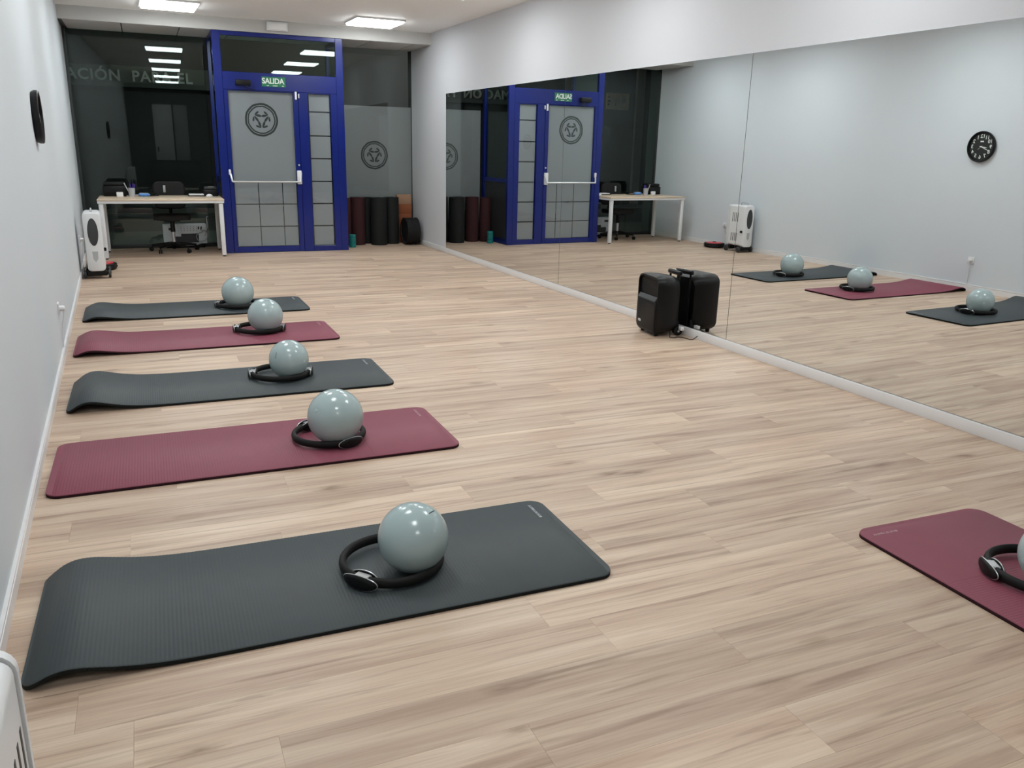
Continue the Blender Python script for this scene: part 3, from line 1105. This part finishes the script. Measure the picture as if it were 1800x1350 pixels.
def make_heater(M, label, end_len=0.062, sy=0.165):
    h = tag(empty('oil_radiator', M), label, 'heater', 'white oil radiators by the side wall')
    # local: control end at y=0, length along +y, x towards the room, z up
    Lh = 0.42

    def xz(y, w, h0, h1, r):
        pts = rrect(w, h1 - h0, r, n=5, cx=0, cy=(h0 + h1) / 2)
        return [(a, y, b) for a, b in pts]
    bm = NB()
    loft(bm, [xz(0.075, 0.172, 0.095, 0.712, 0.03), xz(Lh - end_len, 0.172, 0.095, 0.712, 0.03)])
    body = obj('body', bm, WHITE, h)
    bm = NB()
    loft(bm, [xz(0.0, 0.150, 0.092, 0.690, 0.035), xz(0.006, 0.172, 0.085, 0.708, 0.04), xz(0.03, 0.180, 0.080, 0.718, 0.04), xz(0.074, 0.182, 0.080, 0.720, 0.04)])
    cap = obj('control_end', bm, WHITE, h)
    bm = NB()
    loft(bm, [xz(Lh - end_len + 0.004, 0.182, 0.080, 0.720, 0.04), xz(Lh - 0.015, 0.180, 0.080, 0.718, 0.04), xz(Lh, 0.160, 0.088, 0.700, 0.035)])
    obj('end_cap', bm, WHITE, h)
    # dark oval control panel on the end
    bm = NB()
    prism(bm, ellipse(0.052, 0.148, 36), 0, 0.006, M=Matrix.Translation((0, 0.001, 0.510)) @ UPR, bev=0.002)
    pn = obj('control_panel', bm, DGREY, cap)
    bm = NB()
    prism(bm, [(-0.028, 0.30), (0.03, 0.30), (0.026, 0.22), (0, 0.185), (-0.024, 0.22)], 0, 0.0015, M=Matrix.Translation((0, 0.001, 0.0)) @ UPR)
    obj('maker_relief', bm, CLOUD, cap)
    # louvre slots, two rows, on the room side and the top of the fins
    for z0, z1 in ((0.46, 0.60), (0.165, 0.29)):
        for i in range(4):
            y = sy + i * 0.040
            bobj('vent_slot', (0.0845, 0.0868, y, y + 0.014, z0, z1), DGREY, body, bev=0.0008, seg=1)
            bobj('vent_slot', (-0.0868, -0.0845, y, y + 0.014, z0, z1), DGREY, body, bev=0.0008, seg=1)
    bm = NB()
    tube(bm, bez([(0, 0.06, 0.712), (0, 0.08, 0.742), (0, 0.20, 0.748), (0, 0.22, 0.712)]), 0.009, n=8)
    obj('carry_handle', bm, CLOUD, h)
    for y in (0.065, Lh - 0.075):
        bm = NB()
        box(bm, -0.106, 0.106, y - 0.045, y + 0.045, 0.03, 0.088, bev=0.012)
        f = obj('wheel_cradle', bm, BLACK, h)
        for s_ in (-0.122, 0.122):
            bm = NB()
            lathe(bm, [(0, -0.014), (0.038, -0.014), (0.046, -0.008), (0.046, 0.008), (0.038, 0.014), (0, 0.014)], n=20, M=Matrix.Translation((s_, y, 0.0465)) @ Matrix.Rotation(PI / 2, 4, 'Y'))
            obj('wheel', bm, DGREY, f)
    bm = NB()
    box(bm, 0.088, 0.115, 0.03, 0.07, 0.30, 0.335, bev=0.006)
    obj('cable_hook', bm, BLACK, h)
    return h


h1 = make_heater(T(-0.285, 10.12, 0), 'white oil radiator on wheels by the side wall near the desk')
bm = NB()
tube(bm, bez([(-0.06, 0.04, 0.30), (-0.10, 0.05, 0.16), (-0.13, 0.10, 0.05), (-0.15, 0.40, 0.08), (-0.145, 0.70, 0.22), (-0.135, 0.78, 0.33)]), 0.004, n=6)
obj('power_cable', bm, CLOUD, h1)
make_heater(T(-0.309, 0.965, 0), 'white oil radiator by the side wall beside the fifth mat from the desk', 0.042, 0.225)

# ================================================================== ROBOT VACUUM
rv = tag(empty('robot_vacuum', T(-0.250, 10.87, 0)), 'round black robot vacuum with a red top beside the radiator', 'robot vacuum')
one('chassis', lambda b: lathe(b, [(0, 0.012), (0.155, 0.012), (0.165, 0.022), (0.165, 0.066), (0.158, 0.074), (0, 0.074)], n=48), BLACK, rv)
one('top_cover', lambda b: lathe(b, [(0.128, 0.0742), (0.126, 0.080), (0.06, 0.083), (0, 0.083)], n=40), RED, rv)
one('bumper', lambda b: tube(b, [(0.166 * math.cos(a), 0.166 * math.sin(a), 0.04) for a in [PI + PI * k / 24 for k in range(25)]], 0.006, n=6), BLACKR, rv)
for s_ in (-0.1, 0.1):
    one('wheel', lambda b: cyl(b, (s_ - 0.01, 0, 0.0205), (s_ + 0.01, 0, 0.0205), 0.02, n=16), BLACKR, rv)
one('sensor_dome', lambda b: lathe(b, [(0.03, 0.083), (0.028, 0.094), (0, 0.096)], n=24), BLACK, rv)

# ================================================================== WALL SOCKETS


def socket(y, z, label, drop):
    s_ = tag(empty('wall_socket', Matrix(((0, 0, 1, XL), (1, 0, 0, y), (0, 1, 0, z), (0, 0, 0, 1)))), label, 'socket', 'sockets on the side wall')
    one('plate', lambda b: prism(b, rrect(0.082, 0.082, 0.008), 0.0, 0.010, bev=0.003), WHITE, s_)
    one('plug', lambda b: lathe(b, [(0.019, 0.010), (0.019, 0.036), (0.014, 0.044), (0, 0.044)], n=20), WHITE, s_)
    if drop:
        one('flex_cable', lambda b: tube(b, bez([(0, -0.012, 0.034), (0.0, -0.06, 0.03), (0.002, -0.15, 0.012), (0.006, -z + 0.07, 0.006)]), 0.0045, n=6), WHITE, s_)
    return s_


socket(6.45, 0.350, 'white wall socket with a plug and cable dropping to the baseboard', True)
socket(10.89, 0.355, 'white wall socket between the radiator and the desk', False)

# ================================================================== DESK AND WHAT IS ON IT
DT = 0.754
dk = tag(empty('desk', FM), 'white steel desk with a pale oak top before the shop window', 'desk')
bobj('desktop', (-0.235, 1.280, -0.335, 0.515, DT - 0.022, DT), OAK, dk, bev=0.003)
bm = NB()
for a in ((-0.232, 1.277, -0.330, -0.300), (-0.232, 1.277, 0.480, 0.510), (-0.232, -0.20, -0.30, 0.48), (1.245, 1.277, -0.30, 0.48)):
    box(bm, *a, DT - 0.052, DT - 0.0222, bev=0.002)
obj('apron', bm, WHITE, dk)
for u, v in ((-0.195, -0.292), (1.235, -0.292), (-0.195, 0.47), (1.235, 0.47)):
    lg = one('leg', lambda b: box(b, u - 0.028, u + 0.028, v - 0.028, v + 0.028, 0.014, DT - 0.0522, bev=0.012, seg=3), WHITE, dk)
    one('foot', lambda b: cyl(b, (u, v, 0.0005), (u, v, 0.0142), 0.020, n=16), BLACKR, lg)


def on_desk(name, label, cat, u, v, rz=0.0):
    return tag(empty(name, FM @ T(u, v, DT, rz)), label, cat)


t = on_desk('document_case', 'black case at the side wall end of the desk', 'case', -0.03, 0.40)
bobj('case_body', (-0.15, 0.13, -0.09, 0.10, 0.0005, 0.135), BLACK, t, bev=0.012)
bobj('case_lid', (-0.14, 0.12, -0.08, 0.09, 0.135, 0.185), BLACK, t, bev=0.02)
t = on_desk('small_box', 'small white box standing before the black case on the desk', 'box', 0.02, 0.255)
bobj('carton', (-0.04, 0.04, -0.02, 0.02, 0.0005, 0.056), PAPER, t, bev=0.002)
bobj('carton_flap', (-0.034, 0.034, -0.016, 0.016, 0.056, 0.060), CLOUD, t)
t = on_desk('pen_cup', 'cloudy plastic cup of pens on the desk', 'pen cup', 0.165, 0.27)
one('cup', lambda b: lathe(b, [(0, 0.0005), (0.038, 0.0005), (0.045, 0.11), (0.041, 0.11), (0.035, 0.006), (0, 0.006)], n=24), CLOUD, t)
for dx, dy, tx, ty, l, m_ in ((0.01, 0, 0.02, 0, 0.17, PURP), (-0.005, 0.012, -0.01, 0.02, 0.165, PURP), (0.02, -0.01, 0.035, -0.01, 0.16, PURP), (-0.015, -0.01, -0.075, 0, 0.175, CLOUD)):
    one('pen', lambda b: cyl(b, (dx, dy, 0.008), (tx + dx * .5, ty, l), 0.007, n=10), m_, t)
t = on_desk('wipes_packet', 'blue and white soft packet beside the pen cup', 'packet', 0.315, 0.30)
bm = NB()
bmesh.ops.create_uvsphere(bm, u_segments=24, v_segments=12, radius=1)
for v_ in bm.verts:
    c = v_.co
    v_.co = Vector((0.075 * math.copysign(abs(c.x) ** 0.5, c.x), 0.05 * math.copysign(abs(c.y) ** 0.5, c.y), 0.021 + 0.0205 * c.z))
obj('packet_body', bm, PBLUE, t)
bobj('packet_label', (-0.055, 0.055, -0.03, 0.03, 0.0405, 0.0425), PAPER, t, bev=0.0008, seg=1)
t = on_desk('paper_pile', 'pinkish loose papers between the cup and the packet', 'papers', 0.235, 0.42, 0.2)
for i in range(3):
    bobj('paper_sheet', (-0.10 + i * .006, 0.10 + i * .01, -0.06, 0.06 + i * .006, 0.0005 + i * 0.0045, 0.0045 + i * 0.0045), PINKP, t)
t = on_desk('stapler', 'small black stapler lying beside the blue packet', 'stapler', 0.43, 0.36, 0.5)
bobj('stapler_base', (-0.07, 0.07, -0.017, 0.017, 0.0005, 0.010), BLACK, t, bev=0.004)
one('stapler_arm', lambda b: box(b, -0.07, 0.065, -0.015, 0.015, 0.012, 0.034, bev=0.007, M=Matrix.Translation((-0.07, 0, 0.018)) @ Matrix.Rotation(-0.13, 4, 'Y') @ Matrix.Translation((0.07, 0, -0.013))), BLACK, t)
t = on_desk('notebook', 'thin white notebook on a dark tray on the desk', 'notebook', 0.985, 0.36)
bobj('dark_tray', (-0.12, 0.10, -0.06, 0.10, 0.0005, 0.012), BLACK, t, bev=0.003)
bobj('page_block', (-0.105, 0.085, -0.055, 0.09, 0.0125, 0.028), PAPER, t, bev=0.002)
t = on_desk('receipt_printer', 'black printer at the blue entrance end of the desk', 'printer', 1.155, 0.40)
bobj('printer_body', (-0.085, 0.105, -0.09, 0.10, 0.0005, 0.085), BLACK, t, bev=0.012)
bobj('printer_lid', (-0.075, 0.095, -0.05, 0.09, 0.085, 0.125), DGREY, t, bev=0.014)
bobj('paper_strip', (-0.02, 0.055, -0.046, -0.03, 0.1255, 0.1275), PAPER, t)
t = on_desk('computer_mouse', 'small white computer mouse before the black printer', 'mouse', 1.135, 0.245, 0.1)
bm = NB()
bmesh.ops.create_uvsphere(bm, u_segments=24, v_segments=12, radius=1)
for v_ in bm.verts:
    c = v_.co
    v_.co = Vector((0.045 * c.x, 0.03 * c.y, max(0.0005, 0.006 + 0.028 * c.z)))
obj('mouse_shell', bm, PAPER, t)
one('scroll_wheel', lambda b: cyl(b, (0.028, -0.003, 0.026), (0.028, 0.003, 0.026), 0.006, n=12), DGREY, t)

# ================================================================== OFFICE CHAIR
oc = tag(empty('office_chair', FM @ T(0.635, 0.39, 0, 0.0)), 'black swivel office chair on castors tucked behind the desk', 'chair')
CHB = mat('black_upholstery', (0.008, 0.008, 0.008), rough=0.8, bump=0.3, bscale=250)
bm = NB()
prism(bm, rrect(0.47, 0.45, 0.09), 0.44, 0.505, bev=0.02, seg=3)
obj('seat', bm, CHB, oc)
bm = NB()
loft(bm, [[(a, 0.245 + 0.03 * math.cos(a * 3), b) for a, b in rrect(0.40, 0.36, 0.07, cy=0.75)], [(a, 0.235 + 0.03 * math.cos(a * 3) - 0.01, b) for a, b in rrect(0.415, 0.375, 0.08, cy=0.75)], [(a, 0.20 + 0.03 * math.cos(a * 3), b) for a, b in rrect(0.38, 0.34, 0.07, cy=0.75)]])
bk = obj('backrest', bm, CHB, oc)
bobj('pale_strip', (-0.075, -0.045, 0.205, 0.219, 0.79, 0.885), CLOUD, bk, bev=0.003)
bm = NB()
tube(bm, bez([(0, 0.10, 0.425), (0, 0.28, 0.43), (0, 0.30, 0.56), (0, 0.285, 0.70)]), 0.022, n=8)
box(bm, -0.10, 0.10, -0.10, 0.12, 0.415, 0.44, bev=0.005)
obj('back_bracket', bm, BLACK, oc)
gl_ = one('gas_lift', lambda b: cyl(b, (0, 0, 0.10), (0, 0, 0.27), 0.024, n=16), STEEL, oc)
one('lift_sleeve', lambda b: cyl(b, (0, 0, 0.2705), (0, 0, 0.416), 0.032, 0.028, n=16), BLACK, oc)
for k in range(5):
    a = math.radians(-128 + 72 * k)
    dx, dy = math.cos(a), math.sin(a)
    st = one('base_arm', lambda b: (cyl(b, (0, 0, 0.115), (dx * 0.30, dy * 0.30, 0.082), 0.024, 0.015, n=10)), BLACK, oc)
    Mc = Matrix.Translation((dx * 0.30, dy * 0.30, 0)) @ Matrix.Rotation(a + 0.6, 4, 'Z')
    bm = NB()
    for s_ in (-0.014, 0.014):
        lathe(bm, [(0, -0.009), (0.022, -0.009), (0.0275, -0.004), (0.0275, 0.004), (0.022, 0.009), (0, 0.009)], n=18, M=Mc @ Matrix.Translation((0.012, s_, 0.028)) @ Matrix.Rotation(PI / 2, 4, 'X'))
    cyl(bm, Mc @ Vector((0.0, 0, 0.05)), Mc @ Vector((0, 0, 0.082)), 0.007, n=8)
    obj('castor', bm, BLACKR, st)

# ================================================================== COMPUTER CASE UNDER THE DESK
pc = tag(empty('computer_case', FM @ T(0.82, 0.80, 0)), 'white computer case lying on its side with cables, behind the office chair', 'computer')
bobj('case_shell', (-0.31, 0.27, -0.055, 0.10, 0.062, 0.335), PCW, pc, bev=0.004)
bm = NB()
for i in range(6):
    for j in range(3):
        cyl(bm, (-0.07 + i * 0.042, -0.0565, 0.30 - j * 0.025), (-0.07 + i * 0.042, -0.0545, 0.30 - j * 0.025), 0.0055, n=8)
box(bm, -0.235, -0.145, -0.0565, -0.0545, 0.255, 0.29)
for x in (0.165, 0.20):
    prism(bm, ellipse(0.011, 0.024, 14), 0, 0.002, M=Matrix.Translation((x, -0.0545, 0.282)) @ UPR @ Matrix.Rotation(-0.25, 4, 'Z'))
box(bm, -0.185, 0.03, -0.0565, -0.0545, 0.075, 0.165)
box(bm, -0.075, 0.16, -0.0567, -0.0545, 0.075, 0.205)
obj('ports', bm, DGREY, pc, smooth=False)
bobj('stand_block', (-0.28, 0.24, -0.04, 0.08, 0.0005, 0.0615), BLACK, pc, bev=0.004)
bm = NB()
tube(bm, bez([(0.18, -0.06, 0.26), (0.27, -0.075, 0.22), (0.255, -0.085, 0.12), (0.16, -0.08, 0.10), (0.13, -0.075, 0.18), (0.22, -0.07, 0.235)]), 0.006, n=6)
tube(bm, bez([(-0.10, -0.07, 0.06), (0.02, -0.08, 0.045), (0.12, -0.075, 0.05), (0.2, -0.06, 0.07)]), 0.010, n=6)
tube(bm, bez([(0.24, -0.06, 0.16), (0.285, -0.04, 0.30), (0.285, -0.02, 0.42), (0.31, 0.0, 0.44)]), 0.007, n=6)
obj('cables', bm, CLOUD, pc)

# ================================================================== STORAGE CORNER BY THE BLUE ENTRANCE


def rolled_mat(x, y, R1, h, m_, label, a0=0.0):
    bm = NB()
    th, pitch, r0 = 0.0125, 0.0150, 0.035
    turns = (R1 - th / 2 - r0) / pitch
    n = int(turns * 26)
    secs = []
    for i in range(n + 1):
        t_ = turns * i / n
        a = 2 * PI * t_ + a0
        r = r0 + pitch * t_
        c, s_ = math.cos(a), math.sin(a)
        secs.append([((r - th / 2) * c, (r - th / 2) * s_, 0.0005), ((r + th / 2) * c, (r + th / 2) * s_, 0.0005), ((r + th / 2) * c, (r + th / 2) * s_, h), ((r - th / 2) * c, (r - th / 2) * s_, h)])
    loft(bm, secs)
    o = obj('rolled_mat', bm, m_, None, T(x, y, 0), ang=50)
    tag(o, label, 'rolled mat', 'rolled mats stored beside the entrance')


CHAR_SHADE = mat('black_foam_shaded', (0.011, 0.013, 0.012), rough=0.7, spec=0.2, bump=0.2, bscale=300)  # colour includes the shade lying in the storage corner
MARO_SHADE = mat('maroon_foam_shaded', (0.042, 0.014, 0.016), rough=0.7, spec=0.2, bump=0.2, bscale=300)  # maroon well below the laid-out mats: corner shade painted in
rolled_mat(3.605, 12.530, 0.134, 0.712, CHAR_SHADE, 'black rolled mat standing upright in front of the others in the corner', 1.0)
rolled_mat(3.848, 12.640, 0.120, 0.712, CHAR_SHADE, 'black rolled mat standing upright against the foam blocks', 2.0)
rolled_mat(3.492, 12.772, 0.094, 0.705, CHAR_SHADE, 'black rolled mat half hidden between the maroon roll and the front black roll', 2.6)
rolled_mat(3.300, 12.635, 0.116, 0.712, MARO_SHADE, 'maroon rolled mat standing upright next to the black rolls', 0.4)
rolled_mat(3.090, 12.575, 0.099, 0.705, MARO_SHADE, 'maroon rolled mat standing upright between the blue entrance and the other maroon roll', 3.0)
# teal massage roller
tr_ = tag(empty('massage_roller', T(3.125, 12.285, 0)), 'small teal grooved massage roller standing by the blue entrance post', 'roller')
prof = [(0.0, 0.0005), (0.040, 0.0005)]
for k in range(6):
    z = 0.004 + k * 0.031
    prof += [(0.050, z), (0.050, z + 0.022), (0.044, z + 0.025), (0.044, z + 0.029)]
prof += [(0.040, 0.192), (0.028, 0.192), (0.028, 0.18), (0, 0.18)]
one('foam_sleeve', lambda b: lathe(b, prof, n=28), TEAL, tr_)
one('end_plug', lambda b: cyl(b, (0, 0, 0.1802), (0, 0, 0.189), 0.026, n=20), BLACK, tr_)
# black wheel
yw = tag(empty('yoga_wheel', T(4.09, 12.46, 0.206)), 'black yoga wheel standing in the corner by the mirror wall', 'wheel')
RY = Matrix.Rotation(PI / 2, 4, 'Y')
one('tread', lambda b: lathe(b, [(0.178, -0.10), (0.205, -0.10), (0.205, -0.075), (0.199, -0.07), (0.199, -0.02), (0.205, -0.015), (0.205, 0.015), (0.199, 0.02), (0.199, 0.07), (0.205, 0.075), (0.205, 0.10), (0.178, 0.10), (0.178, -0.10)], n=56, M=RY), BLACKR, yw)
one('inner_band', lambda b: lathe(b, [(0.170, -0.095), (0.1778, -0.095), (0.1778, 0.095), (0.170, 0.095), (0.170, -0.095)], n=56, M=RY), DGREY, yw)
one('side_disc', lambda b: lathe(b, [(0, -0.09), (0.1695, -0.09), (0.1695, 0.09), (0, 0.09)], n=48, M=RY), BLACKR, yw)
# foam blocks
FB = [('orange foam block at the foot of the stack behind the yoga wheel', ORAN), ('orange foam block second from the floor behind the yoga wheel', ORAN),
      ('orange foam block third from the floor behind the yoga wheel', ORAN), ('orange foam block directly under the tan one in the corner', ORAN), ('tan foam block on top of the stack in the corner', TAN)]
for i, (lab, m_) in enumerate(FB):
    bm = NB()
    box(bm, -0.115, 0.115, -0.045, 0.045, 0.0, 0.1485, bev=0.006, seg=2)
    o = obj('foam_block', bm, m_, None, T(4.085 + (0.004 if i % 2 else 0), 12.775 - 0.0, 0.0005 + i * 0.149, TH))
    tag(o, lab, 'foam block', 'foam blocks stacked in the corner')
